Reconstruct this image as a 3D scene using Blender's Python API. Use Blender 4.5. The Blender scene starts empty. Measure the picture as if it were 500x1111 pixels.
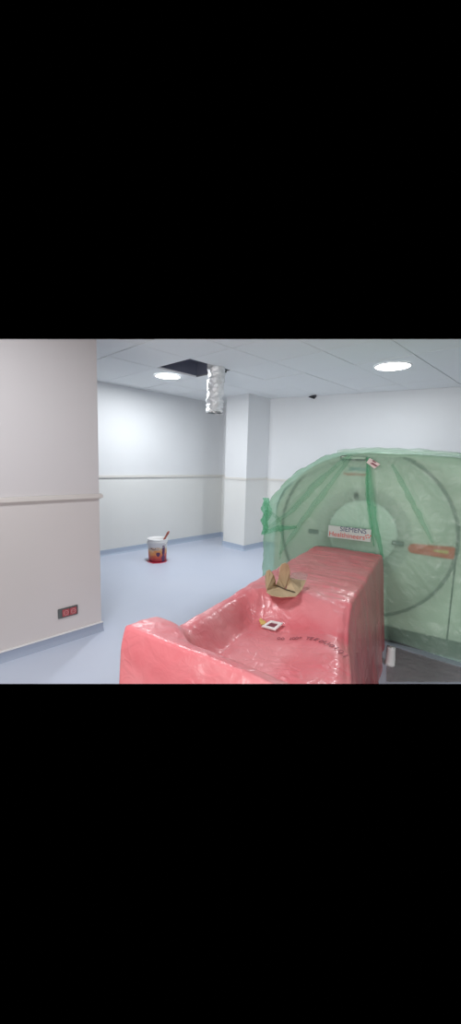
import bpy, bmesh, math, random
from mathutils import Vector, Matrix, noise
random.seed(7)
S = bpy.context.scene
C = S.collection
V = Vector

# ------------------------------------------------------------------ camera
CAM = V((0, 0, 1.4))
CR = V((0.71684334, 0.69665836, 0.02833286))
CU = V((-0.11093389, 0.07384117, 0.9910808))
CD = V((-0.6883526, 0.71359275, -0.13021557))
F = 408.055
cd = bpy.data.cameras.new('camera')
co = bpy.data.objects.new('camera', cd); C.objects.link(co)
co.matrix_world = Matrix(((CR.x, CU.x, -CD.x, CAM.x), (CR.y, CU.y, -CD.y, CAM.y), (CR.z, CU.z, -CD.z, CAM.z), (0, 0, 0, 1)))
cd.sensor_fit = 'HORIZONTAL'; cd.sensor_width = 36; cd.lens = F*36/500
cd.clip_start = .05; cd.clip_end = 60
S.camera = co

# ------------------------------------------------------------------ world, added lamps, exposure
w = bpy.data.worlds.new('world'); S.world = w; w.use_nodes = True
w.node_tree.nodes['Background'].inputs[0].default_value = (0, 0, 0, 1)
w.node_tree.nodes['Background'].inputs[1].default_value = 0
S.view_settings.view_transform = 'Standard'; S.view_settings.look = 'None'
S.view_settings.exposure = 0.0; S.view_settings.gamma = 1; S.view_settings.use_curve_mapping = False

def area(name, loc, size, power, col, shape='DISK', rot=(0, 0, 0)):
    l = bpy.data.lights.new(name, 'AREA'); l.shape = shape; l.size = size; l.energy = power; l.color = col
    o = bpy.data.objects.new(name, l); C.objects.link(o); o.location = loc; o.rotation_euler = rot
    return o
COOL = (.95, .98, 1.0)
# unseen fill lamps added out of view, at ceiling height
for x, y, e in ((-1.65, .45, 27), (.75, 1.7, 22), (.75, -.75, 16), (-1.65, -1.95, 12)):
    area('added_ceiling_fill', (x, y, 2.43), .5, e, COOL)
# added unseen fill well behind the camera, aimed upward to brighten the ceiling
area('added_fill_light', (.5, -3.0, .85), 2.4, 185, (1, .985, .975), 'SQUARE', (math.radians(122), 0, math.radians(24)))

# ------------------------------------------------------------------ materials
def nodes(name):
    m = bpy.data.materials.new(name); m.use_nodes = True
    n = m.node_tree.nodes; return m, n, m.node_tree.links, n['Principled BSDF']

def mat(name, col, rough=.6, bump=0, bscale=60, var=0, vscale=6, metal=0, spec=.5, coat=0):
    m, n, l, b = nodes(name)
    b.inputs['Roughness'].default_value = rough; b.inputs['Metallic'].default_value = metal
    b.inputs['Specular IOR Level'].default_value = spec; b.inputs['Coat Weight'].default_value = coat
    b.inputs['Base Color'].default_value = (*col, 1)
    g = n.new('ShaderNodeNewGeometry')
    if var:
        t = n.new('ShaderNodeTexNoise'); t.inputs['Scale'].default_value = vscale; t.inputs['Detail'].default_value = 5
        l.new(g.outputs['Position'], t.inputs['Vector'])
        r = n.new('ShaderNodeValToRGB')
        r.color_ramp.elements[0].position = .3; r.color_ramp.elements[1].position = .7
        r.color_ramp.elements[0].color = (*[c*(1-var) for c in col], 1); r.color_ramp.elements[1].color = (*[min(1, c*(1+var)) for c in col], 1)
        l.new(t.outputs['Fac'], r.inputs[0]); l.new(r.outputs[0], b.inputs['Base Color'])
    if bump:
        t = n.new('ShaderNodeTexNoise'); t.inputs['Scale'].default_value = bscale; t.inputs['Detail'].default_value = 4
        l.new(g.outputs['Position'], t.inputs['Vector'])
        u = n.new('ShaderNodeBump'); u.inputs['Strength'].default_value = bump; u.inputs['Distance'].default_value = .01
        l.new(t.outputs['Fac'], u.inputs['Height']); l.new(u.outputs[0], b.inputs['Normal'])
    return m

def wall_paint(name, up, low, zc):                      # two paints, the joint under the dado rail
    m, n, l, b = nodes(name)
    g = n.new('ShaderNodeNewGeometry'); sx = n.new('ShaderNodeSeparateXYZ'); l.new(g.outputs['Position'], sx.inputs[0])
    c = n.new('ShaderNodeMath'); c.operation = 'GREATER_THAN'; c.inputs[1].default_value = zc; l.new(sx.outputs['Z'], c.inputs[0])
    mx = n.new('ShaderNodeMix'); mx.data_type = 'RGBA'; l.new(c.outputs[0], mx.inputs['Factor'])
    mx.inputs['A'].default_value = (*low, 1); mx.inputs['B'].default_value = (*up, 1)
    t = n.new('ShaderNodeTexNoise'); t.inputs['Scale'].default_value = 1.6; t.inputs['Detail'].default_value = 6
    l.new(g.outputs['Position'], t.inputs['Vector'])
    mr = n.new('ShaderNodeMapRange'); mr.inputs['To Min'].default_value = .96; mr.inputs['To Max'].default_value = 1.04; l.new(t.outputs['Fac'], mr.inputs['Value'])
    hs = n.new('ShaderNodeHueSaturation'); l.new(mx.outputs['Result'], hs.inputs['Color']); l.new(mr.outputs[0], hs.inputs['Value'])
    l.new(hs.outputs[0], b.inputs['Base Color']); b.inputs['Roughness'].default_value = .55
    return m

def film(name, col, tint, opac, rough=.22):             # thin see-through plastic sheet
    m, n, l, b = nodes(name)
    b.inputs['Base Color'].default_value = (*col, 1); b.inputs['Roughness'].default_value = rough
    b.inputs['Specular IOR Level'].default_value = .6
    g = n.new('ShaderNodeNewGeometry')
    t = n.new('ShaderNodeTexNoise'); t.inputs['Scale'].default_value = 9; t.inputs['Detail'].default_value = 6; t.inputs['Distortion'].default_value = .8
    l.new(g.outputs['Position'], t.inputs['Vector'])
    u = n.new('ShaderNodeBump'); u.inputs['Strength'].default_value = .55; u.inputs['Distance'].default_value = .04
    l.new(t.outputs['Fac'], u.inputs['Height']); l.new(u.outputs[0], b.inputs['Normal'])
    tr = n.new('ShaderNodeBsdfTransparent'); tr.inputs[0].default_value = (*tint, 1)
    tl = n.new('ShaderNodeBsdfTranslucent'); tl.inputs[0].default_value = (*col, 1)
    a = n.new('ShaderNodeMixShader'); a.inputs[0].default_value = .45; l.new(b.outputs[0], a.inputs[1]); l.new(tl.outputs[0], a.inputs[2])
    mx = n.new('ShaderNodeMixShader'); mx.inputs[0].default_value = opac
    l.new(tr.outputs[0], mx.inputs[1]); l.new(a.outputs[0], mx.inputs[2])
    l.new(mx.outputs[0], n['Material Output'].inputs[0])
    return m

M = {}
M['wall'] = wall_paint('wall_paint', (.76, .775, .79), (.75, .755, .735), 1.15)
M['near'] = wall_paint('near_wall_dimmed', (.56, .53, .54), (.56, .52, .515), 1.11)  # far-wall paint with its dimmer light put into the colour
M['tile'] = mat('ceiling_tile', (.86, .88, .88), .8, .25, 220)
M['gap'] = mat('ceiling_gap', (.22, .23, .24), .9)
M['dark'] = mat('plenum_dark', (.13, .14, .19), .9)
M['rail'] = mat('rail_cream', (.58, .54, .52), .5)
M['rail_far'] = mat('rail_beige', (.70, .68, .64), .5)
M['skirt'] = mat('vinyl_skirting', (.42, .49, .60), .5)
M['skirt_cap'] = mat('skirting_cap', (.72, .70, .69), .5)
M['white'] = mat('white_plastic', (.8, .8, .8), .4)
M['shell'] = mat('scanner_shell', (.68, .66, .62), .4)
M['disc'] = mat('bore_disc', (.80, .82, .80), .5)
M['bell'] = mat('bore_bell', (.58, .57, .55), .45)
M['shell_grey'] = mat('scanner_grey', (.26, .31, .31), .45)
M['base_dark'] = mat('scanner_base', (.10, .11, .11), .5)
M['black'] = mat('black_plastic', (.02, .02, .025), .4)
M['groove'] = mat('groove_grey', (.22, .23, .22), .6)
M['socket_red'] = mat('socket_red', (.36, .07, .08), .45)
M['socket_light'] = mat('socket_marks', (.5, .26, .26), .5)
M['card'] = mat('cardboard', (.50, .37, .225), .8, .2, 90, .08, 20)
M['card_edge'] = mat('cardboard_fold', (.10, .07, .045), .9)
M['orange'] = mat('orange_label', (.74, .10, .05), .5, 0, 0, .12, 24)
M['yellow'] = mat('yellow_tag', (.75, .52, .16), .6)
M['navy'] = mat('navy_ink', (.015, .025, .12), .5)
M['redink'] = mat('red_ink', (.62, .05, .03), .5)
M['teal'] = mat('teal_ink', (.02, .30, .34), .5)
M['marker'] = mat('marker_ink', (.34, .09, .11), .6)
M['paint_red'] = mat('red_paint', (.45, .03, .07), .3)
M['purple'] = mat('purple_paint', (.10, .03, .10), .35)
M['handle'] = mat('brush_handle', (.36, .10, .07), .5)
M['steel'] = mat('steel', (.5, .5, .5), .3, metal=1)
M['tag_white'] = mat('frame_white', (.86, .80, .78), .5)
M['maroon'] = mat('maroon_card', (.22, .05, .07), .5)
M['logo'] = mat('logo_strip', (.54, .60, .55), .5)
M['sticker'] = mat('sticker', (.70, .55, .52), .5)
M['green'] = film('green_film', (.50, .72, .57), (.80, .92, .84), .36, .14)
M['green_fold'] = film('green_fold', (.26, .66, .44), (.74, .92, .81), .34)
M['green_highlight'] = film('green_highlight_fold', (.74, .88, .79), (.88, .96, .91), .5, .12)
M['green_soft'] = film('green_soft_fold', (.42, .72, .54), (.88, .96, .91), .22)
M['brown_tint'] = film('brown_film', (.42, .38, .36), (.84, .80, .78), .40, .3)  # brown tinted, partly opaque film
M['clear'] = film('clear_film', (.7, .66, .62), (.93, .92, .91), .25, .15)

def red_sheet():
    m, n, l, b = nodes('red_sheet')
    g = n.new('ShaderNodeNewGeometry')
    t = n.new('ShaderNodeTexNoise'); t.inputs['Scale'].default_value = 3.2; t.inputs['Detail'].default_value = 6; t.inputs['Distortion'].default_value = .6
    l.new(g.outputs['Position'], t.inputs['Vector'])
    r = n.new('ShaderNodeValToRGB'); e = r.color_ramp.elements
    e[0].position = .32; e[0].color = (.74, .16, .185, 1); e[1].position = .72; e[1].color = (.78, .29, .305, 1)
    l.new(t.outputs['Fac'], r.inputs[0]); l.new(r.outputs[0], b.inputs['Base Color'])
    b.inputs['Roughness'].default_value = .36; b.inputs['Coat Weight'].default_value = .2; b.inputs['Coat Roughness'].default_value = .15
    v = n.new('ShaderNodeTexNoise'); v.inputs['Scale'].default_value = 11; v.inputs['Detail'].default_value = 5; v.inputs['Roughness'].default_value = .45; v.inputs['Distortion'].default_value = .5
    l.new(g.outputs['Position'], v.inputs['Vector'])
    wn = n.new('ShaderNodeTexNoise'); wn.inputs['Scale'].default_value = 5; l.new(g.outputs['Position'], wn.inputs['Vector'])
    av = n.new('ShaderNodeVectorMath'); av.operation = 'MULTIPLY_ADD'; av.inputs[1].default_value = (.35, .35, .35)
    l.new(wn.outputs['Color'], av.inputs[0]); l.new(g.outputs['Position'], av.inputs[2])
    vo = n.new('ShaderNodeTexVoronoi'); vo.feature = 'DISTANCE_TO_EDGE'; vo.inputs['Scale'].default_value = 12; l.new(av.outputs[0], vo.inputs['Vector'])
    cl = n.new('ShaderNodeMapRange'); cl.inputs['From Max'].default_value = .12; cl.inputs['To Min'].default_value = .16; cl.inputs['To Max'].default_value = 0; l.new(vo.outputs['Distance'], cl.inputs['Value'])
    ms = n.new('ShaderNodeTexNoise'); ms.inputs['Scale'].default_value = 2.2; l.new(g.outputs['Position'], ms.inputs['Vector'])
    mm = n.new('ShaderNodeMapRange'); mm.inputs['From Min'].default_value = .42; mm.inputs['From Max'].default_value = .62; l.new(ms.outputs['Fac'], mm.inputs['Value'])
    pm = n.new('ShaderNodeMath'); pm.operation = 'MULTIPLY'; l.new(cl.outputs[0], pm.inputs[0]); l.new(mm.outputs[0], pm.inputs[1])
    sm = n.new('ShaderNodeMath'); l.new(v.outputs['Fac'], sm.inputs[0]); l.new(pm.outputs[0], sm.inputs[1])
    u = n.new('ShaderNodeBump'); u.inputs['Strength'].default_value = .38; u.inputs['Distance'].default_value = .03
    l.new(sm.outputs[0], u.inputs['Height']); l.new(u.outputs[0], b.inputs['Normal']); l.new(u.outputs[0], b.inputs['Coat Normal'])
    return m
M['red'] = red_sheet()

def floor_mat():
    m, n, l, b = nodes('vinyl_floor')
    g = n.new('ShaderNodeNewGeometry')
    t = n.new('ShaderNodeTexNoise'); t.inputs['Scale'].default_value = 1.3; t.inputs['Detail'].default_value = 8
    l.new(g.outputs['Position'], t.inputs['Vector'])
    r = n.new('ShaderNodeValToRGB'); e = r.color_ramp.elements
    e[0].position = .3; e[0].color = (.52, .565, .68, 1); e[1].position = .7; e[1].color = (.56, .60, .705, 1)
    l.new(t.outputs['Fac'], r.inputs[0]); l.new(r.outputs[0], b.inputs['Base Color'])
    b.inputs['Roughness'].default_value = .38; b.inputs['Specular IOR Level'].default_value = .35
    return m
M['floor'] = floor_mat()

def bucket_mat():                                       # white pail with a printed label band
    m, n, l, b = nodes('bucket_print')
    tc = n.new('ShaderNodeTexCoord'); sx = n.new('ShaderNodeSeparateXYZ'); l.new(tc.outputs['Object'], sx.inputs[0])
    t = n.new('ShaderNodeTexNoise'); t.inputs['Scale'].default_value = 9; t.inputs['Detail'].default_value = 4; l.new(tc.outputs['Object'], t.inputs['Vector'])
    ad = n.new('ShaderNodeMath'); ad.operation = 'MULTIPLY_ADD'; ad.inputs[1].default_value = .16; l.new(t.outputs['Fac'], ad.inputs[0]); l.new(sx.outputs['Z'], ad.inputs[2])
    r = n.new('ShaderNodeValToRGB'); e = r.color_ramp.elements; r.color_ramp.interpolation = 'EASE'
    e[0].position = .12; e[0].color = (.48, .05, .07, 1); e[1].position = .31; e[1].color = (.78, .77, .77, 1)
    for p, c in ((.17, (.62, .12, .06)), (.21, (.78, .33, .10)), (.26, (.76, .50, .30)), (.285, (.75, .70, .68))):
        q = e.new(p); q.color = (*c, 1)
    l.new(ad.outputs[0], r.inputs[0]); l.new(r.outputs[0], b.inputs['Base Color']); b.inputs['Roughness'].default_value = .4
    return m
M['bucket'] = bucket_mat()

def foil_mat():
    m, n, l, b = nodes('duct_foil')
    b.inputs['Base Color'].default_value = (.82, .83, .84, 1); b.inputs['Metallic'].default_value = .35; b.inputs['Roughness'].default_value = .28
    g = n.new('ShaderNodeNewGeometry'); t = n.new('ShaderNodeTexNoise'); t.inputs['Scale'].default_value = 40; t.inputs['Detail'].default_value = 3
    l.new(g.outputs['Position'], t.inputs['Vector'])
    u = n.new('ShaderNodeBump'); u.inputs['Strength'].default_value = .8; u.inputs['Distance'].default_value = .02
    l.new(t.outputs['Fac'], u.inputs['Height']); l.new(u.outputs[0], b.inputs['Normal'])
    return m
M['foil'] = foil_mat()

def emit_mat(name, col, st):
    m, n, l, b = nodes(name)
    b.inputs['Base Color'].default_value = (.9, .9, .9, 1); b.inputs['Emission Color'].default_value = (*col, 1); b.inputs['Emission Strength'].default_value = st
    return m
M['lamp'] = emit_mat('lamp_diffuser', (.93, .97, 1), 14)

# ------------------------------------------------------------------ mesh helpers
def obj(name, bm, m, parent=None, smooth=False, loc=None):
    """link a bmesh (world coordinates) as one object; origin at loc, or the parent's origin"""
    base = V(loc) if loc is not None else (parent_loc(parent) if parent else V((0, 0, 0)))
    bmesh.ops.translate(bm, verts=bm.verts, vec=-base)
    me = bpy.data.meshes.new(name); bm.normal_update(); bm.to_mesh(me); bm.free()
    if smooth:
        for p in me.polygons: p.use_smooth = True
    for q in (m if isinstance(m, (list, tuple)) else [m]): me.materials.append(q)
    o = bpy.data.objects.new(name, me); C.objects.link(o)
    if parent:
        o.parent = parent; o.location = base - parent_loc(parent)
    else:
        o.location = base
    return o
def parent_loc(o):
    p = V((0, 0, 0))
    while o: p += V(o.location); o = o.parent
    return p
def thing(name, label, cat, loc, group=None):
    o = bpy.data.objects.new(name, None); C.objects.link(o); o.location = loc; o.empty_display_size = .1
    return tag(o, label, cat, group)
def tag(o, label, cat, group=None):
    o['label'] = label; o['category'] = cat
    if group: o['group'] = group
    return o
def struct(name, bm, m, smooth=False):
    o = obj(name, bm, m, None, smooth); o['kind'] = 'structure'; return o
def prism(bm, pts, vec, mi=0):                           # polygon pts (3-D) extruded along vec
    vec = V(vec); a = [bm.verts.new(p) for p in pts]; b = [bm.verts.new(V(p)+vec) for p in pts]
    k = len(a); fs = [bm.faces.new(a), bm.faces.new(b[::-1])]
    for i in range(k): fs.append(bm.faces.new((a[i], b[i], b[(i+1) % k], a[(i+1) % k])))
    for f in fs: f.material_index = mi
    bmesh.ops.recalc_face_normals(bm, faces=fs)
    return fs
def box(bm, lo, hi, mi=0):
    (x0, y0, z0), (x1, y1, z1) = lo, hi
    return prism(bm, [(x0, y0, z0), (x1, y0, z0), (x1, y1, z0), (x0, y1, z0)], (0, 0, z1-z0), mi)
def tube(bm, pts, rad, n=10, cap=True):
    pts = [V(p) for p in pts]; rad = rad if isinstance(rad, (list, tuple)) else [rad]*len(pts); rings = []
    for i, p in enumerate(pts):
        t = (pts[min(i+1, len(pts)-1)]-pts[max(i-1, 0)]).normalized()
        a = t.orthogonal().normalized() if abs(t.z) > .95 else t.cross(V((0, 0, 1))).normalized(); b = t.cross(a)
        rings.append([bm.verts.new(p+(a*math.cos(6.28319*k/n)+b*math.sin(6.28319*k/n))*rad[i]) for k in range(n)])
    for r0, r1 in zip(rings, rings[1:]):
        for k in range(n): bm.faces.new((r0[k], r0[(k+1) % n], r1[(k+1) % n], r1[k]))
    if cap: bm.faces.new(rings[0][::-1]); bm.faces.new(rings[-1])
    bmesh.ops.recalc_face_normals(bm, faces=bm.faces)
def lathe(bm, c, prof, n=32, cap0=True, cap1=False, mi=0):
    c = V(c); rings = [[bm.verts.new(c+V((r*math.cos(6.28319*k/n), r*math.sin(6.28319*k/n), z))) for k in range(n)] for r, z in prof]
    fs = []
    for r0, r1 in zip(rings, rings[1:]):
        for k in range(n): fs.append(bm.faces.new((r0[k], r0[(k+1) % n], r1[(k+1) % n], r1[k])))
    if cap0: fs.append(bm.faces.new(rings[0][::-1]))
    if cap1: fs.append(bm.faces.new(rings[-1]))
    for f in fs: f.material_index = mi
    return fs
def text_bm(body, size, origin, ex, ey, thick=.001, center=True, mirror=False):
    cu = bpy.data.curves.new('t', 'FONT'); cu.body = body; cu.size = size; cu.align_x = 'CENTER' if center else 'LEFT'; cu.extrude = thick
    ob = bpy.data.objects.new('t', cu); C.objects.link(ob); dg = bpy.context.evaluated_depsgraph_get()
    me = bpy.data.meshes.new_from_object(ob.evaluated_get(dg)); bm = bmesh.new(); bm.from_mesh(me)
    bpy.data.objects.remove(ob); bpy.data.meshes.remove(me); bpy.data.curves.remove(cu)
    ex, ey = V(ex).normalized(), V(ey).normalized(); ez = ex.cross(ey)
    for v in bm.verts: v.co = V(origin)+ex*v.co.x+ey*v.co.y+ez*v.co.z
    return bm
def sstep(a, b, x):
    t = max(0, min(1, (x-a)/(b-a))); return t*t*(3-2*t)
def fbm(p, o=4): return noise.fractal(V(p), 1.0, 2.0, o)

# ------------------------------------------------------------------ the setting
HC = 2.45
bm = bmesh.new()                                         # floor, from the front line of the set to the walls
fl = [(-3.254, -.201), (.388, 3.673), (.388, 6.4), (-5.2, 6.4), (-5.2, -.2)]
vt = [bm.verts.new((x, y, 0)) for x, y in fl]; vb = [bm.verts.new((x-(.12 if i < 2 else 0), y+(.12 if i < 2 else 0), -.04)) for i, (x, y) in enumerate(fl)]
bm.faces.new(vt); bm.faces.new(vb[::-1])
for i in range(5): bm.faces.new((vt[i], vb[i], vb[(i+1) % 5], vt[(i+1) % 5]))
bmesh.ops.recalc_face_normals(bm, faces=bm.faces); struct('floor', bm, M['floor'])

BA = math.radians(14.4); BD = V((math.cos(BA), math.sin(BA), 0)); BN = V((-math.sin(BA), math.cos(BA), 0)); B0 = V((-4.0, 4.95, 0))
bm = bmesh.new(); box(bm, (-5.15, 1.6, 0), (-5.03, 5.07, HC+.015)); struct('wall_left', bm, M['wall'])
bm = bmesh.new(); box(bm, (-5.03, 4.97, 0), (-4.25, 5.07, HC+.015)); struct('wall_recess', bm, M['wall'])
bm = bmesh.new(); prism(bm, [B0, B0+BD*4.6, B0+BD*4.6+BN*.12, B0+BN*.12], (0, 0, HC+.015)); struct('wall_back', bm, M['wall'])
bm = bmesh.new(); prism(bm, [(-4.42, 4.42, 0), (-3.94, 4.415, 0), (-3.955, 4.99, 0), (-4.42, 5.0, 0)], (0, 0, HC+.01)); struct('wall_column', bm, M['wall'])
# the projecting wall on the left, built as far up as the photograph shows it
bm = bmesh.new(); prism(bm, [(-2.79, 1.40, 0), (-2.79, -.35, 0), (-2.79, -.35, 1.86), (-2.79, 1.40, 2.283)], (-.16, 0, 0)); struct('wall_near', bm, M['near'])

# dado rails
bm = bmesh.new(); box(bm, (-5.03, 1.2, 1.135), (-5.012, 4.97, 1.17)); struct('trim_1', bm, M['rail_far'])
bm = bmesh.new(); box(bm, (-5.012, 4.952, 1.135), (-4.42, 4.97, 1.17))
struct('trim_2', bm, M['rail_far'])
bm = bmesh.new(); prism(bm, [(-4.432, 4.408, 1.13), (-3.928, 4.403, 1.13), (-3.943, 4.96, 1.13), (-3.955, 4.96, 1.13), (-3.94, 4.416, 1.13), (-4.42, 4.421, 1.13), (-4.42, 4.955, 1.13), (-4.432, 4.955, 1.13)], (0, 0, .035)); struct('trim_3', bm, M['rail_far'])
bm = bmesh.new(); prism(bm, [B0-BN*.014, B0+BD*4.6-BN*.014, B0+BD*4.6, B0], (0, 0, .032)); bmesh.ops.translate(bm, verts=bm.verts, vec=(0, 0, 1.122)); struct('trim_4', bm, M['rail_far'])
bm = bmesh.new()
for z0, z1, d in ((1.098, 1.122, .022), (1.122, 1.13, .014), (1.092, 1.098, .012)):
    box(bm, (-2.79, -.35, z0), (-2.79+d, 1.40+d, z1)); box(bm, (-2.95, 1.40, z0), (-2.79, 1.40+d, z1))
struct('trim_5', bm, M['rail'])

# coved vinyl skirting
def skirting(name, a, b, nrm, h=.085, d=.012, m=None):
    a, b, nrm = V(a), V(b), V(nrm); bm = bmesh.new(); pr = [(0, 0), (d+.018, 0), (d+.006, .014), (d, .03), (d, h), (0, h)]
    prism(bm, [a+nrm*x+V((0, 0, z)) for x, z in pr], b-a); struct(name, bm, m or M['skirt'])
skirting('baseboard_left', (-5.03, 1.2, 0), (-5.03, 4.97, 0), (1, 0, 0))
skirting('baseboard_recess', (-5.03, 4.97, 0), (-4.42, 4.97, 0), (0, -1, 0))
skirting('baseboard_column_front', (-4.43, 4.42, 0), (-3.93, 4.415, 0), (0, -1, 0))
skirting('baseboard_column_side', (-3.94, 4.40, 0), (-3.955, 4.97, 0), (1, 0, 0))
skirting('baseboard_back', B0, B0+BD*4.6, -BN)
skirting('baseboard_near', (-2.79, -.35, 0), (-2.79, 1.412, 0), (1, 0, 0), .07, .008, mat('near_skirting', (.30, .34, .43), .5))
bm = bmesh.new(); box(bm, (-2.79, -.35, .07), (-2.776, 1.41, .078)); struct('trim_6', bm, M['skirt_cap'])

# suspended ceiling: tiles of 60 cm on a dark grid, one tile taken out
CUT_P, CUT_D = V((-.92, 3.6, 0)), V((3.1, 2.506, 0)).normalized(); CUT_N = V((-CUT_D.y, CUT_D.x, 0))
bm = bmesh.new(); g = .004
xs = [-3.75+.6*k for k in range(-3, 8)]; ys = [2.6+.607*k for k in range(-5, 8)]
for i in range(len(xs)-1):
    for j in range(len(ys)-1):
        if abs(xs[i]+3.75) < .01 and abs(ys[j]-2.6) < .01: continue
        dz = random.uniform(-.0015, .0015)
        box(bm, (xs[i]+g, ys[j]+g, HC+dz), (xs[i+1]-g, ys[j+1]-g, HC+.02))
        # T-bar above the joint, set around each tile
        for lo, hi in (((xs[i]-g, ys[j]-g), (xs[i]+g, ys[j+1]+g)), ((xs[i]-g, ys[j]-g), (xs[i+1]+g, ys[j]+g))):
            box(bm, (*lo, HC+.006), (*hi, HC+.018), 1)
def clip(bm, p, n):
    geom = bm.verts[:]+bm.edges[:]+bm.faces[:]
    bmesh.ops.bisect_plane(bm, geom=geom, dist=1e-5, plane_co=p, plane_no=n, clear_inner=True)
    bmesh.ops.holes_fill(bm, edges=[e for e in bm.edges if e.is_boundary], sides=0)
clip(bm, CUT_P+V((0, 0, HC)), (CUT_N-V((0, 0, 4.2))).normalized())                                    # front line of the ceiling
clip(bm, V((-5.03, 0, 0)), V((1, 0, 0)))
struct('ceiling', bm, [M['tile'], M['gap']])
bm = bmesh.new()                                          # dark void above the missing tile
x0, x1, y0, y1 = -3.75, -3.15, 2.6, 3.207
for a, b, c, d in (((x0, y0), (x1, y0), 0, 0), ((x1, y0), (x1, y1), 0, 0), ((x1, y1), (x0, y1), 0, 0), ((x0, y1), (x0, y0), 0, 0)):
    mid = V(((x0+x1)/2, (y0+y1)/2, 0)); A = V((*a, HC+.02)); B = V((*b, HC+.02)); o_ = ((A+B)/2-mid); o_.z = 0; o_.normalize()
    prism(bm, [A, B, B+o_*.01, A+o_*.01], (0, 0, .16))
box(bm, (x0, y0, HC+.18), (x1, y1, HC+.19)); o = struct('trim_7', bm, M['dark'])

# ------------------------------------------------------------------ ceiling downlights
def downlight(x, y, label, r=.15, e=24):
    t = thing('ceiling_light', label, 'ceiling light', (x, y, HC), 'round ceiling lights')
    bm = bmesh.new(); lathe(bm, (x, y, HC), [(r+.018, -.002), (r+.016, -.009), (r+.003, -.012), (r, -.006)], 40, False); obj('rim', bm, M['white'], t, True)
    bm = bmesh.new(); lathe(bm, (x, y, HC), [(r, -.006), (r*.6, -.008), (.001, -.0085)], 40, False); obj('diffuser', bm, M['lamp'], t, True)
    area('lamp_light', (x, y, HC-.02), r*1.9, e, COOL)
downlight(-3.98, 2.93, 'round lit ceiling light beside the open ceiling tile', .15, 30)
downlight(-1.66, 4.10, 'round lit ceiling light above the green covered scanner', .17)

# ------------------------------------------------------------------ foil duct from the ceiling opening
dx, dy = -3.205, 3.02
duct = thing('foil_duct', 'crumpled silver foil duct hanging from the open ceiling tile', 'duct', (dx, dy, HC-.5))
bm = bmesh.new(); prof = []; n = 44; rings = []
for i in range(n+1):
    z = HC+.10-.60*i/n; r = .094+.004*math.sin(i*1.55)+.008*noise.noise(V((i*.31, 3, 1)))
    rings.append([bm.verts.new((dx+.012*math.sin(i*.13)+(r+.024*noise.noise(V((math.cos(k*.196)*2, math.sin(k*.196)*2, z*14))))*math.cos(k*6.28319/32),
                                dy+(r+.024*noise.noise(V((math.cos(k*.196)*2+5, math.sin(k*.196)*2, z*14))))*math.sin(k*6.28319/32), z+.012*noise.noise(V((k*.3, i*.2, 9))))) for k in range(32)])
for r0, r1 in zip(rings, rings[1:]):
    for k in range(32): bm.faces.new((r0[k], r1[k], r1[(k+1) % 32], r0[(k+1) % 32]))
obj('foil_sleeve', bm, M['foil'], duct, True)
bm = bmesh.new(); lathe(bm, (dx, dy, HC-.49), [(.092, -.006), (.096, 0), (.092, .006), (.084, .006), (.084, -.006), (.092, -.006)], 32, False); obj('end_ring', bm, M['steel'], duct, True)
bm = bmesh.new(); box(bm, (-3.275, 3.17, HC-.018), (-3.215, 3.20, HC+.001)); prism(bm, [(-3.27, 3.175, HC-.03), (-3.25, 3.175, HC-.03), (-3.25, 3.195, HC-.018), (-3.27, 3.195, HC-.018)], (0, 0, .012))
tag(obj('ceiling_clip', bm, M['black'], None, loc=(-3.245, 3.185, HC)), 'small dark bracket on the ceiling beside the foil duct', 'bracket')
pb = B0+BD*.78-BN*.05
bm = bmesh.new(); prism(bm, [(pb.x-.05, pb.y-.05, HC-.03), (pb.x+.06, pb.y-.03, HC-.012), (pb.x+.03, pb.y+.04, HC-.012), (pb.x+.0, pb.y+.03, HC-.05)], (0, 0, .013))
tag(obj('ceiling_clip', bm, M['black'], None, loc=(pb.x, pb.y, HC)), 'small dark bracket where the ceiling meets the back wall', 'bracket')

# ------------------------------------------------------------------ wall socket
t = thing('wall_socket', 'dark red double power socket low on the near left wall', 'socket', (-2.79, 1.13, .235))
bm = bmesh.new(); box(bm, (-2.79, 1.055, .196), (-2.781, 1.205, .272)); bmesh.ops.bevel(bm, geom=bm.edges[:], offset=.003, segments=2, affect='EDGES'); obj('back_plate', bm, M['base_dark'], t)
for y in (1.112, 1.168):
    bm = bmesh.new(); box(bm, (-2.781, y-.026, .207), (-2.775, y+.026, .262)); bmesh.ops.bevel(bm, geom=bm.edges[:], offset=.002, segments=2, affect='EDGES'); so = obj('outlet', bm, M['socket_red'], t)
    bm = bmesh.new()
    for k in range(20):
        a0, a1 = 6.28319*k/20, 6.28319*(k+1)/20
        prism(bm, [(-2.775, y+r*math.cos(a), .2345+r*math.sin(a)) for r, a in ((.0155, a0), (.019, a0), (.019, a1), (.0155, a1))], (.0012, 0, 0))
    box(bm, (-2.775, y-.008, .232), (-2.7738, y-.004, .238)); box(bm, (-2.775, y+.004, .232), (-2.7738, y+.008, .238))
    obj('socket_ring', bm, M['socket_light'], so)

# ------------------------------------------------------------------ paint bucket with brush
bx, by = -4.33, 3.03
t = thing('paint_bucket', 'white paint bucket with orange and red label on the blue floor', 'bucket', (bx, by, 0))
bm = bmesh.new(); lathe(bm, (bx, by, 0), [(.115, .004), (.119, 0), (.124, .02), (.136, .27), (.142, .272), (.142, .284), (.137, .286), (.138, .305), (.143, .308), (.143, .318), (.136, .318), (.132, .28), (.120, .03)], 48, True, True)
obj('pail', bm, M['bucket'], t, True)
bm = bmesh.new(); lathe(bm, (bx, by, 0), [(.1315, .27), (.06, .272), (.001, .271)], 32, False); obj('paint', bm, M['white'], t, True)
bm = bmesh.new(); pts = [V((bx+.145*math.cos(a)*1.0, by+.145*math.sin(a), .278-.10*math.sin(math.pi*k/20))) for k, a in [(k, -2.5+math.pi*k/20) for k in range(21)]]
tube(bm, pts, .0035, 8); obj('handle', bm, M['steel'], t, True)
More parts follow.
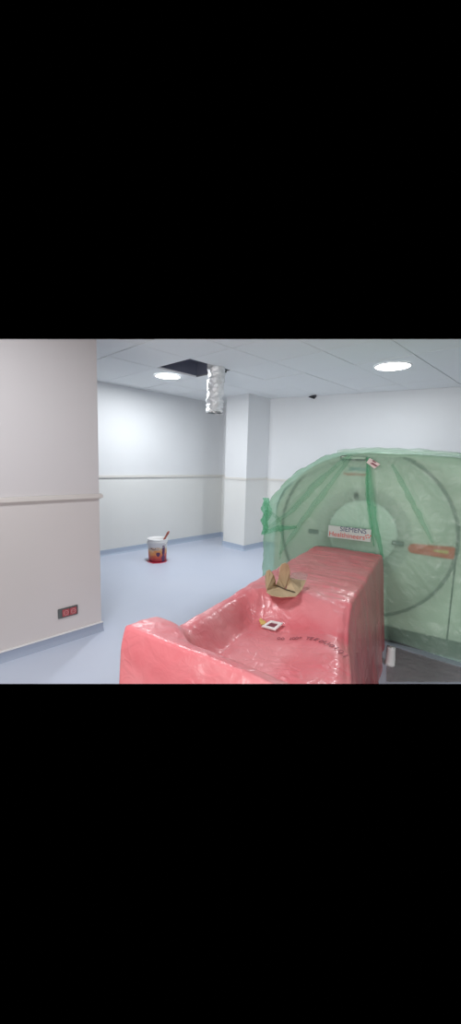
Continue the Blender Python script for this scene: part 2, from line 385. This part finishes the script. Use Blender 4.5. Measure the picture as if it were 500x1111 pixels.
dr = V((CR.x, CR.y, 0)).normalized(); fr = V((-CD.x, -CD.y, 0)).normalized()
bm = bmesh.new()                                          # thick drip down the side
rows = []
for i in range(13):
    z = .235-.23*i/12; r = .1345-.014*i/12+.004; wd = .020+.012*noise.noise(V((i*.5, 1, 2)))+.006*(i > 8)
    rows.append([bm.verts.new(V((bx, by, z))+(dr*math.cos(a)+fr*math.sin(a))*(r+.004*(1-abs(q)))) for q in (-1, -.5, 0, .5, 1) for a in [.72+q*wd*8]])
for a, b in zip(rows, rows[1:]):
    for k in range(4): bm.faces.new((a[k], a[k+1], b[k+1], b[k]))
obj('drip', bm, M['purple'], t, True)
bm = bmesh.new()                                          # dark emblem on the label
c = V((bx, by, .115)); vs = []
for k in range(18):
    a = 6.28319*k/18; rr = .026*(1+.12*math.sin(3*a)); h = c+V((0, 0, rr*math.sin(a)*1.15)); ang = 1.32-rr*math.cos(a)/.13
    vs.append(bm.verts.new(h+(dr*math.cos(ang)+fr*math.sin(ang))*.1325))
bm.faces.new(vs); obj('label_emblem', bm, M['purple'], t)
bm = bmesh.new()                                          # ring of script like marks on the label
for k in range(7):
    ang = 2.15-k*.14; p = V((bx, by, .185+.008*math.sin(k*2)))+(dr*math.cos(ang)+fr*math.sin(ang))*.134
    tg = (-dr*math.sin(ang)+fr*math.cos(ang))
    prism(bm, [p-tg*.006-V((0, 0, .008)), p+tg*.006-V((0, 0, .005)), p+tg*.005+V((0, 0, .010)), p-tg*.004+V((0, 0, .007))], (dr*math.cos(ang)+fr*math.sin(ang))*.001)
obj('label_print', bm, M['purple'], t)
br = thing('paint_brush', 'red brown brush handle sticking out of the paint bucket', 'brush', (bx+dr.x*.07, by+dr.y*.07, .27))
p0 = V((bx, by, .285))+dr*.085+fr*.03; p1 = V((bx, by, .43))+dr*.165+fr*.03
bm = bmesh.new(); tube(bm, [p0+(p1-p0)*k/8 for k in range(9)], [.012, .014, .016, .014, .013, .014, .017, .016, .008], 10); obj('handle', bm, M['handle'], br, True)
bm = bmesh.new(); tube(bm, [p0+(p0-p1)*.1, p0+(p1-p0)*.12], [.022, .018], 12); obj('ferrule', bm, M['steel'], br, True)
bm = bmesh.new(); vs = []
for k in range(40):
    a = 6.28319*k/40; r = .128+.06*max(0, noise.noise(V((math.cos(a)*2.2, math.sin(a)*2.2, 4))))+.035*max(0, fr.x*math.cos(a)+fr.y*math.sin(a))
    vs.append((bm.verts.new((bx+.1235*math.cos(a), by+.1235*math.sin(a), .003)), bm.verts.new((bx+r*math.cos(a), by+r*math.sin(a), .0035)), bm.verts.new((bx+(r+.006)*math.cos(a), by+(r+.006)*math.sin(a), .0005))))
for k in range(40):
    a, b = vs[k], vs[(k+1) % 40]; bm.faces.new((a[0], a[1], b[1], b[0])); bm.faces.new((a[1], a[2], b[2], b[1]))
tag(obj('paint_spill', bm, M['paint_red'], None, True), 'splash of red paint on the floor around the bucket', 'paint spill')

# ------------------------------------------------------------------ scanner ring; local axes: t right, z up, s towards the table
GA = math.radians(14); GE = V((math.cos(GA), math.sin(GA), 0)); GN = V((math.sin(GA), -math.cos(GA), 0)); GO = V((-1.05, 2.95, 0))
def G(t, z, s=0): return GO+GE*t+GN*s+V((0, 0, z))
BT, BZ = -.275, .86
def densify(p, rad=3, n=260):
    L = [(V((*a, 0))-V((*b, 0))).length for a, b in zip(p, p[1:])]; tot = sum(L); out = []
    for k in range(n+1):
        d = tot*k/n
        for i, l in enumerate(L):
            if d <= l or i == len(L)-1: f = d/l; out.append(V((p[i][0]*(1-f)+p[i+1][0]*f, p[i][1]*(1-f)+p[i+1][1]*f))); break
            d -= l
    for _ in range(rad): out = [out[0]]+[(out[i-1]+out[i]*2+out[i+1])/4 for i in range(1, len(out)-1)]+[out[-1]]
    return out
def ray_r(poly, a):
    d = V((math.cos(a), math.sin(a))); c = V((BT, BZ)); best = 0; k = len(poly)
    for i in range(k):
        p, q = poly[i]-c, poly[(i+1) % k]-c; e = q-p; den = d.x*e.y-d.y*e.x
        if abs(den) < 1e-9: continue
        r = (p.x*e.y-p.y*e.x)/den; u = (p.x*d.y-p.y*d.x)/den
        if -1e-6 <= u <= 1+1e-6 and r > best: best = r
    return best
OUT = densify([(-1.03, .13), (-1.03, .98), (-.97, 1.14), (-.82, 1.315), (-.64, 1.43), (-.45, 1.495), (-.25, 1.512), (.065, 1.502), (.36, 1.482), (.47, 1.44), (.535, 1.35), (.55, 1.2), (.55, .13)], 8)
REAR = densify([(-1.105, .10), (-1.105, 1.0), (-1.04, 1.17), (-.86, 1.30), (-.64, 1.41), (-.45, 1.48), (-.25, 1.50), (.065, 1.49), (.36, 1.47), (.49, 1.44), (.57, 1.35), (.59, 1.2), (.59, .10)], 8)
scan = thing('ct_scanner', 'large white ring scanner standing under the green plastic cover', 'scanner', GO-GN*.35+GE*BT)
NA = 192
def ringmesh(rows_of):                                    # rows_of(a) -> list of (r, s)
    bm = bmesh.new(); cols = []
    for k in range(NA):
        a = 2*math.pi*k/NA; cols.append([bm.verts.new(G(BT+r*math.cos(a), BZ+r*math.sin(a), s)) for r, s in rows_of(a)])
    for k in range(NA):
        A, B = cols[k], cols[(k+1) % NA]
        for i in range(len(A)-1): bm.faces.new((A[i], A[i+1], B[i+1], B[i]))
    bmesh.ops.recalc_face_normals(bm, faces=bm.faces); return bm
oc = {k: ray_r(OUT, 2*math.pi*k/NA) for k in range(NA)}
rc = {k: ray_r(REAR, 2*math.pi*k/NA) for k in range(NA)}
key = lambda a: int(round(a*NA/(2*math.pi))) % NA
obj('front_cover', ringmesh(lambda a: [(.375, 0)]+[(min(r, oc[key(a)]-.035), s) for r, s in ((.45, .002), (.66, 0), (.668, -.012), (.682, -.012), (.69, 0))]+[(oc[key(a)]-.03, 0), (oc[key(a)]-.012, -.006), (oc[key(a)]-.003, -.02), (oc[key(a)], -.05), (oc[key(a)], -.22)]), M['shell'], scan, True)
obj('ring_seam', ringmesh(lambda a: [(min(r, oc[key(a)]-.03), .0025) for r in (.662, .684)]), M['groove'], scan, True)
obj('bore', ringmesh(lambda a: [(.27, -.74), (.27, -.05), (.275, -.035), (.29, -.022), (.315, -.010), (.345, -.003), (.375, 0)]), M['bell'], scan, True)
obj('bore_cover', ringmesh(lambda a: [(.001, -.028), (.15, -.028), (.255, -.03), (.268, -.034), (.2695, -.045)]), M['disc'], scan, True)
obj('rear_housing', ringmesh(lambda a: [(oc[key(a)]-.04, -.20), (rc[key(a)]-.02, -.18), (rc[key(a)], -.20), (rc[key(a)], -.70), (rc[key(a)]-.05, -.75), (.27, -.75)]), M['shell_grey'], scan, True)
bm = bmesh.new(); prism(bm, [G(-1.0, 0, -.03), G(.52, 0, -.03), G(.52, 0, -.72), G(-1.0, 0, -.72)], (0, 0, .135)); obj('plinth', bm, M['base_dark'], scan)
def gplate(t, z, w, h, s, d, bev=.0):
    bm = bmesh.new(); prism(bm, [G(t-w/2, z-h/2, s), G(t+w/2, z-h/2, s), G(t+w/2, z+h/2, s), G(t-w/2, z+h/2, s)], GN*d)
    if bev: bmesh.ops.bevel(bm, geom=bm.edges[:], offset=bev, segments=2, affect='EDGES')
    return bm
for tt, zz in ((-.664, .835), (.005, .82)):
    cp = obj('control_panel', gplate(tt, zz, .085, .036, .0, .010, .003), M['base_dark'], scan)
    bm = bmesh.new()
    for q in (-.025, 0, .025):
        prism(bm, [G(tt+q-.008, zz-.008, .010), G(tt+q+.008, zz-.008, .010), G(tt+q+.008, zz+.008, .010), G(tt+q-.008, zz+.008, .010)], GN*.003)
    obj('button', bm, M['shell_grey'], cp)
obj('laser_window', gplate(-.33, 1.165, .035, .05, 0, .008, .004), M['black'], scan)
dp = obj('display_panel', gplate(-.37, 1.462, .205, .036, -.005, .020, .003), M['black'], scan)
obj('display_face', gplate(-.37, 1.466, .185, .018, .015, .002), M['shell'], dp)
obj('panel_seam', gplate(.395, .56, .010, .88, -.001, .005), M['base_dark'], scan)
obj('maker_name', text_bm('SIEMENS', .04, G(-.33, 1.362, .004), GE, V((0, 0, 1)), .001), M['teal'], scan)
obj('maker_name_lower', text_bm('Healthineers', .038, G(-.345, 1.325, .004), GE, V((0, 0, 1)), .001), M['orange'], scan)
# orange rounded label on the right of the ring
bm = bmesh.new(); pts = []
for k in range(12): a = math.pi/2+math.pi*k/11; pts.append((.115+.036*math.cos(a), .795+.036*math.sin(a)))
pts += [(.375, .752), (.385, .762), (.385, .835), (.375, .842)]
prism(bm, [G(a, b, .001) for a, b in pts], GN*.006); ol = obj('orange_label', bm, M['orange'], scan)
bm = bmesh.new(); prism(bm, [G(.25, .792, .007), G(.345, .786, .007), G(.345, .812, .007), G(.25, .806, .007)], GN*.001); obj('label_mark', bm, M['yellow'], ol)

# ------------------------------------------------------------------ green plastic cover over the scanner
FOUT = densify([(-1.135, .30), (-1.14, .70), (-1.125, .96), (-1.10, 1.06), (-.97, 1.22), (-.84, 1.345), (-.65, 1.455), (-.45, 1.522), (-.25, 1.538), (.065, 1.528), (.36, 1.508), (.52, 1.47), (.60, 1.36), (.625, 1.2), (.63, .03), (-.2, .03), (-.9, .06)], 4, 340)
NF = 420
folds = [((-.42, 1.50), (-1.10, .80), .012), ((-.40, 1.50), (-.93, .62), .010), ((-.24, 1.49), (-.13, .72), .016), ((-.02, 1.42), (.25, .82), .009), ((-1.1, .78), (-.72, .93), .010), ((.0, 1.45), (.40, 1.05), .006), ((-.55, 1.42), (-1.08, 1.0), .008), ((.1, .70), (.5, .20), .007), ((.48, 1.3), (.50, .2), .008)]
def film_s(t, z, base):
    h = base+.010*noise.noise(V((t*3, z*3, 1)))+.006*noise.noise(V((t*9, z*9, 4)))+.0035*abs(noise.noise(V((t*24, z*24, 8))))
    top = sstep(1.30, 1.5, z); h += top*(.020*noise.noise(V((t*16, z*16, 2)))+.008*noise.noise(V((t*40, z*40, 5))))
    for (a, b), (c, d), am in folds:
        e = V((c-a, d-b)); L = e.length; e /= L; u = (t-a)*e.x+(z-b)*e.y; v = (t-a)*e.y-(z-b)*e.x
        if -.05 < u < L+.05: h += am*math.exp(-(v/.014)**2)*sstep(-.05, .05, u)*(1-sstep(L-.05, L+.05, u))
    h += .10*(1-sstep(0, .28, z))*sstep(.0, .5, t)
    return max(h, .012)
bm = bmesh.new(); cols = []
for k in range(NF):
    a = 2*math.pi*k/NF; R = ray_r(FOUT, a); ca, sa = math.cos(a), math.sin(a); col = []
    for i in range(1, 61):
        f = i/60; r = R*f*(1-.02*f); t_, z_ = BT+r*ca, BZ+r*sa
        col.append(bm.verts.new(G(t_, z_, film_s(t_, z_, .028)*(1-1.3*sstep(.91, 1, f)*sstep(.3, .5, z_)))))
    for d in (-.02, -.06, -.12, -.2, -.3, -.42, -.55, -.68, -.78):
        wv = .012*noise.noise(V((ca*7, sa*7, d*9)))+.008*noise.noise(V((ca*22, sa*22, d*20)))
        rr = R*(1+.004)+wv
        zz = BZ+rr*sa
        col.append(bm.verts.new(G(BT+rr*ca, max(zz, .012), d if zz > .06 else d*.02)))
    cols.append(col)
c0 = bm.verts.new(G(BT, BZ, film_s(BT, BZ, .028)))
for k in range(NF):
    A, B = cols[k], cols[(k+1) % NF]; bm.faces.new((c0, A[0], B[0]))
    low = BZ+ray_r(FOUT, 2*math.pi*k/NF)*math.sin(2*math.pi*k/NF) < .08
    for i in range(len(A)-1):
        if low and i >= 59: continue
        bm.faces.new((A[i], A[i+1], B[i+1], B[i]))
cover = tag(obj('green_plastic_cover', bm, M['green'], None, True, loc=GO), 'see-through green plastic sheet draped over the ring scanner', 'plastic cover')
def ribbon(pts, w0, name='fold', m=None, lift=.012, tk=9):
    pts = [V(p) for p in pts]; bm = bmesh.new(); rows = []; n = 26
    for i in range(n+1):
        f = i/n*(len(pts)-1); j = min(int(f), len(pts)-2); f -= j; p = pts[j]*(1-f)+pts[j+1]*f; d = (pts[j+1]-pts[j]).normalized(); q = V((-d.y, d.x))
        w = w0*(.35+.65*math.sin(math.pi*min(1, .08+.9*i/n)))*(1+.35*noise.noise(V((i*.4, p.x*5, p.y*5))))
        p = p+q*.006*noise.noise(V((i*.5, 7, p.x)))
        rows.append([bm.verts.new(G(p.x+q.x*w*u, p.y+q.y*w*u, film_s(p.x, p.y, .028)+lift*(1-u*u)+.002)) for u in (-1, -.6, -.2, .2, .6, 1)])
    for a, b in zip(rows, rows[1:]):
        for k in range(5): bm.faces.new((a[k], a[k+1], b[k+1], b[k]))
    return obj(name, bm, m or M['green_fold'], cover, True)
ribbon([(-.40, 1.49), (-.62, 1.28), (-.86, 1.0), (-1.10, .80)], .026, m=M['green_soft'])
ribbon([(-.38, 1.49), (-.60, 1.15), (-.80, .85), (-.95, .60)], .026, m=M['green_soft'])
ribbon([(-.255, 1.47), (-.22, 1.2), (-.17, .95), (-.09, .70)], .027)
ribbon([(-.265, 1.47), (-.25, 1.25), (-.21, 1.0), (-.16, .78)], .012)
ribbon([(-1.12, .77), (-.98, .83), (-.80, .86)], .024)
ribbon([(-.08, 1.42), (.08, 1.15), (.24, .86)], .02, m=M['green_soft'])
ribbon([(-1.08, .98), (-.98, .92), (-.93, .78), (-.95, .55)], .02, m=M['green_soft'])
ribbon([(-1.12, 1.06), (-1.07, .98), (-1.11, .90), (-1.09, .78)], .034)
ribbon([(-.50, 1.515), (-.2, 1.53), (.1, 1.52), (.40, 1.50)], .020, m=M['green_highlight'])  # pale film stands in for the bright lit band along the top
# gathered knot of film at the left shoulder
bm = bmesh.new(); rows = []
for i in range(30):
    z = 1.09-.34*i/29; rows.append([])
    for k in range(14):
        a = 6.28319*k/14; r = (.030+.018*noise.noise(V((math.cos(a)*1.6, math.sin(a)*1.6, z*22))))*(1-.55*abs(.28-i/29))
        rows[-1].append(bm.verts.new(G(-1.125+.010*math.sin(i*.6)+r*math.cos(a)*1.0, z, .0+r*math.sin(a)*1.2)))
for a, b in zip(rows, rows[1:]):
    for k in range(14): bm.faces.new((a[k], a[(k+1) % 14], b[(k+1) % 14], b[k]))
obj('gathered_edge', bm, M['green_fold'], cover, True)
# printed strip and sticker on the cover
ls = obj('logo_strip', gplate(-.355, .862, .335, .098, .052, .003), M['logo'], cover)
obj('logo_word', text_bm('SIEMENS', .056, G(-.325, .874, .056), GE, V((0, 0, 1)), .0008), M['navy'], ls)
obj('logo_word_lower', text_bm('Healthineers', .056, G(-.372, .825, .056), GE, V((0, 0, 1)), .0008), M['redink'], ls)
bm = bmesh.new()
for q, h in ((0, .008), (.018, .012), (.009, .03), (.028, .026), (-.006, .024)):
    c = V((-.218+q, .836+h)); prism(bm, [G(c.x+.006*math.cos(k*1.0472), c.y+.006*math.sin(k*1.0472), .055) for k in range(6)], GN*.0015)
obj('logo_dots', bm, M['redink'], ls)
bm = bmesh.new(); prism(bm, [G(-.262, 1.43, .05), (G(-.24, 1.465, .05)), G(-.16, 1.42, .05), G(-.20, 1.385, .05)], GN*.003); stk = obj('sticker', bm, M['sticker'], cover)
bm = bmesh.new(); prism(bm, [G(-.235, 1.425, .0535), G(-.215, 1.432, .0535), G(-.175, 1.405, .0535), G(-.19, 1.40, .0535)], GN*.001)
prism(bm, [G(-.225, 1.445, .0535), G(-.212, 1.45, .0535), G(-.188, 1.432, .0535), G(-.196, 1.428, .0535)], GN*.001); obj('sticker_mark', bm, M['maroon'], stk)

# ------------------------------------------------------------------ red sheeting over the patient table; s along the table, t across
SEC_P, SEC_N = V((-1.531, 1.632, 0)), V((-0.38703426, 0.36379014, 0.84726691))
TL = -.61; SE = 2.2
def t_right(s): return -.085+.03*sstep(0, 1.3, s)+.15*sstep(1.2, 2.0, s)
def top_z(s, t):
    u = (t-TL)/(t_right(s)-TL)
    flat = .730+.006*math.sin(u*3.14)
    val = .605+.118*(1-sstep(.04, .24, u))+.040*sstep(.45, .85, u)-.02*sstep(.9, 1, u)
    k = sstep(1.22+.12*(1-u), 1.52, s); z = flat*(1-k)+val*k
    lip = .825-.045*u-.16*max(0, SE-s)
    q = sstep(1.92+.14*sstep(.08, .35, u), 2.06+.10*sstep(.08, .35, u), s); z = z*(1-q)+lip*q
    z += (.005*noise.noise(V((s*26, t*4, 7)))+.003*noise.noise(V((s*50+t*6, t*7, 9))))*(1-sstep(1.1, 1.4, s))
    z += .006*noise.noise(V((s*5, t*5, 2)))+.004*noise.noise(V((s*13, t*8, 3)))+.0035*abs(noise.noise(V((s*22+t*9, t*22, 5))))
    return z
def table_P(s, t, z): return G(t, z, s)
bm = bmesh.new(); rows = []; NS, NT, NK = 200, 70, 34
def ts(s): return TL-.02*sstep(1.9, 2.1, s)
for i in range(NS+1):
    s = .085+(SE-.085)*i/NS; row = []
    zl, zr = top_z(s, TL), top_z(s, t_right(s)); b = .022
    tl = ts(s)
    for k in range(NK):                                    # left skirt, up from the floor
        f = k/NK; z = .006+(zl-b-.006)*f; row.append((tl-.012-.05*(1-f)**1.5-.012*noise.noise(V((s*7, f*2, 11)))*(1-f), z))
    for k in range(7):
        a = math.pi-math.pi/2*k/6; row.append((tl-.012+b+b*math.cos(a)-.0, zl-b+b*math.sin(a)))
    t0, t1 = tl-.012+b, t_right(s)-b
    for k in range(1, NT):
        t_ = t0+(t1-t0)*k/NT; row.append((t_, top_z(s, t_)))
    for k in range(7):
        a = math.pi/2-math.pi/2*k/6; row.append((t1+b*math.cos(a), zr-b+b*math.sin(a)))
    fl_ = .055+.075*s
    for k in range(1, NK+1):
        f = k/NK; z = zr-b+(.006-zr+b)*f
        row.append((t_right(s)+fl_*f**.8+(.014*noise.noise(V((s*6, f*2.5, 21)))+.010*math.sin(s*17+2*noise.noise(V((s, f, 3)))))*f, z))
    rows.append([bm.verts.new(table_P(s, t_, z)) for t_, z in row])
W = len(rows[0])
for a, b in zip(rows, rows[1:]):
    for k in range(W-1): bm.faces.new((a[k], a[k+1], b[k+1], b[k]))
def close_end(row, s, out):                                # end panel: rows follow the profile down to the floor
    prof = [(v.co-GO) for v in row]; zt = [(p.dot(GE), p.z) for p in prof]; prev = row
    nr = 44
    top = list(range(W))
    # rounded edge then a gently bellied vertical sheet, made of shrinking copies of the profile
    for j in range(1, nr+1):
        f = j/nr; cur = []
        for k, (t_, z) in enumerate(zt):
            z2 = z*(1-f)+.006*f
            bulge = out*(.016*math.sin(min(1, f*9)*math.pi/2)+.035*f+.008*noise.noise(V((t_*5, z2*5, 31)))*min(1, f*6))
            fl2 = (t_+.3)*.06*f
            cur.append(bm.verts.new(table_P(s+bulge, t_+(fl2 if 34 < k < W-34 else 0), z2)))
        for k in range(34, W-35): bm.faces.new((prev[k], prev[k+1], cur[k+1], cur[k]))
        prev = cur
close_end(rows[-1], SE, 1)
close_end(rows[0], .085, 0)
bmesh.ops.delete(bm, geom=[v for v in bm.verts if not v.link_faces], context='VERTS')
bmesh.ops.recalc_face_normals(bm, faces=bm.faces)
# the sheet is modelled down to the lower limit of the photographed view, like the floor it stands on
bmesh.ops.bisect_plane(bm, geom=bm.verts[:]+bm.edges[:]+bm.faces[:], dist=1e-5, plane_co=SEC_P, plane_no=SEC_N, clear_inner=True)
sheet = tag(obj('red_plastic_sheet', bm, M['red'], None, True, loc=G(-.35, 0, .3)), 'glossy pinkish red plastic sheet wrapped around the long patient table', 'plastic sheet')
# marker writing on the sheet
path = [(1.60, -.30), (1.59, -.245), (1.575, -.20), (1.58, -.15), (1.61, -.07), (1.65, .00)]
bm = bmesh.new(); txt = '00 100+ TEE0U0I0I'; nC = len(txt)
for i, ch in enumerate(txt):
    if ch == ' ': continue
    f = i/(nC-1)*(len(path)-1); j = min(int(f), len(path)-2); f -= j
    s, t_ = path[j][0]*(1-f)+path[j+1][0]*f, path[j][1]*(1-f)+path[j+1][1]*f
    ds, dt = path[j+1][0]-path[j][0], path[j+1][1]-path[j][1]
    p = table_P(s, t_, top_z(s, t_)+.004); ex = table_P(s+ds*.1, t_+dt*.1, top_z(s+ds*.1, t_+dt*.1))-table_P(s, t_, top_z(s, t_)); ex.normalize()
    nn = V((0, 0, 1)); ey = nn.cross(ex); b2 = text_bm(ch, .034 if i < 7 else .040, p, ex, ey, .0006)
    me = bpy.data.meshes.new('t'); b2.to_mesh(me); b2.free(); bm.from_mesh(me); bpy.data.meshes.remove(me)
obj('handwriting', bm, M['marker'], sheet)['label'] = 'dark marker writing'

# ------------------------------------------------------------------ cardboard piece on the table
def at(x, y, z):
    d = CD+CR*((x-250)/F)+CU*((555.5-y)/F); return CAM+d*((z-CAM.z)/d.z)
def on_sheet(x, y):                                        # height of the red sheet under a sight line
    z = .9
    while z > .5:
        p = at(x, y, z)-GO
        if z <= top_z(p.dot(GN), p.dot(GE)): return z
        z -= .001
    return z
card = thing('cardboard_piece', 'folded brown cardboard piece with upturned flaps on the red sheet', 'cardboard', at(305, 640, .725))
def panel(name, pts, m=None, par=None, th=.004):
    P = [at(*p) for p in pts]; bm = bmesh.new(); f = bm.faces.new([bm.verts.new(p) for p in P]); bm.normal_update()
    nrm = f.normal.copy(); bm.free(); bm = bmesh.new(); prism(bm, P, nrm*(th if nrm.z > 0 else -th)); return obj(name, bm, m or M['card'], par or card)
zb = .743
panel('base_panel', [(289, 643, zb), (294, 646.5, zb), (305, 648.5, zb), (321, 647.5, zb), (327, 641, zb+.004), (320, 643, zb+.003), (310, 640.2, zb+.003), (299, 635.5, zb+.004), (291, 634, zb+.01)])
panel('flap', [(291, 634, zb+.01), (299, 635.5, zb+.004), (299, 630, .785), (296.5, 623.5, .82), (292.5, 618.5, .845), (289, 619.5, .84), (287.3, 625, .80), (287.5, 632, .765), (289, 641, zb+.005)])
panel('flap', [(299, 635, zb+.006), (309, 639, zb+.004), (314.5, 629, .79), (314.6, 619, .85), (313, 613, .885), (309.5, 610.8, .895), (305.5, 612, .888), (303.2, 616, .865), (302.8, 621, .84), (302, 628, .79)])
panel('side_panel', [(310, 639.7, zb+.004), (320.5, 642.5, zb+.004), (327, 641, zb+.006), (332, 630, .775), (328, 629.5, .775), (320, 628.5, .785), (313.5, 627, .80)])
panel('fold_slit', [(299.5, 635.6, zb+.0095), (310, 640.2, zb+.0085), (320, 643.2, zb+.0085), (320.5, 642.3, zb+.0085), (310, 639.2, zb+.0085), (300, 634.9, zb+.0095)], M['card_edge'], th=.001)
panel('plastic_window', [(313.5, 627.5, .80), (320, 628.8, .787), (328, 629.8, .777), (332.5, 629.5, .777), (334, 623, .81), (326, 621, .825), (317, 622, .835)], M['clear'], th=.001)

# small white frame with yellow tag
t = thing('card_frame', 'small white square frame with yellow tag lying on the red sheet', 'frame', at(294, 680, .655))
zf = on_sheet(285, 676)+.006
A = [at(x, y, on_sheet(x, y)+.007) for x, y in ((283.5, 680.5), (298.5, 684.5), (307, 677), (293.5, 674.2))]

cen = (A[0]+A[1]+A[2]+A[3])/4; I = [cen+(p-cen)*.58 for p in A]
bm = bmesh.new()
for k in range(4): prism(bm, [A[k], A[(k+1) % 4], I[(k+1) % 4], I[k]], (0, 0, .006))
obj('border', bm, M['tag_white'], t)
bm = bmesh.new(); prism(bm, [cen+(p-cen)*.6 for p in A], (0, 0, .002)); obj('centre', bm, M['maroon'], t)
bm = bmesh.new(); P = [at(281, 674, zf+.004), at(283, 678, zf), at(287, 678.5, zf), at(288.5, 675.5, zf+.002), at(285, 673.5, zf+.006), at(282, 671.5, zf+.01)]
prism(bm, P, (0, 0, .005)); obj('tag', bm, M['yellow'], t)['label'] = 'yellow paper tag'

# ------------------------------------------------------------------ scraps on the floor by the scanner
bm = bmesh.new(); P0 = at(423, 722, .0); n = 14
rows = []
for i in range(9):
    z = .002+.135*i/8; rows.append([bm.verts.new(P0+GE*((.034-.008*i/8)*math.cos(k*6.28319/n)*(1+.12*noise.noise(V((k, i*.5, 2)))))+GN*((.03-.008*i/8)*math.sin(k*6.28319/n))+V((0, 0, z+.01*noise.noise(V((k*.6, i, 5)))))) for k in range(n)])
for a, b in zip(rows, rows[1:]):
    for k in range(n): bm.faces.new((a[k], a[(k+1) % n], b[(k+1) % n], b[k]))
bm.faces.new(rows[0][::-1]); bm.faces.new(rows[-1])
tag(obj('white_packet', bm, M['white'], None, True, loc=P0), 'small crumpled white packet on the floor beside the red sheet', 'packet')
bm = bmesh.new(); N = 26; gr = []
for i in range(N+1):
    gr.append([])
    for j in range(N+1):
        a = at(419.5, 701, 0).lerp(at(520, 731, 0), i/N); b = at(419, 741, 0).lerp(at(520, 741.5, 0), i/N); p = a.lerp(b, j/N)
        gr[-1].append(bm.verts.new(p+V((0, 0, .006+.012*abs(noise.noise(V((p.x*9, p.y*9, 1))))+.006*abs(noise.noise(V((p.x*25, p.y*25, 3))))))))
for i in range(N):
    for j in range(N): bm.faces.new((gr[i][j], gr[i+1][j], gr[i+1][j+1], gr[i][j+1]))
tag(obj('clear_plastic_sheet', bm, M['brown_tint'], None, True), 'rumpled brown tinted plastic sheet lying on the floor before the green cover', 'plastic sheet')
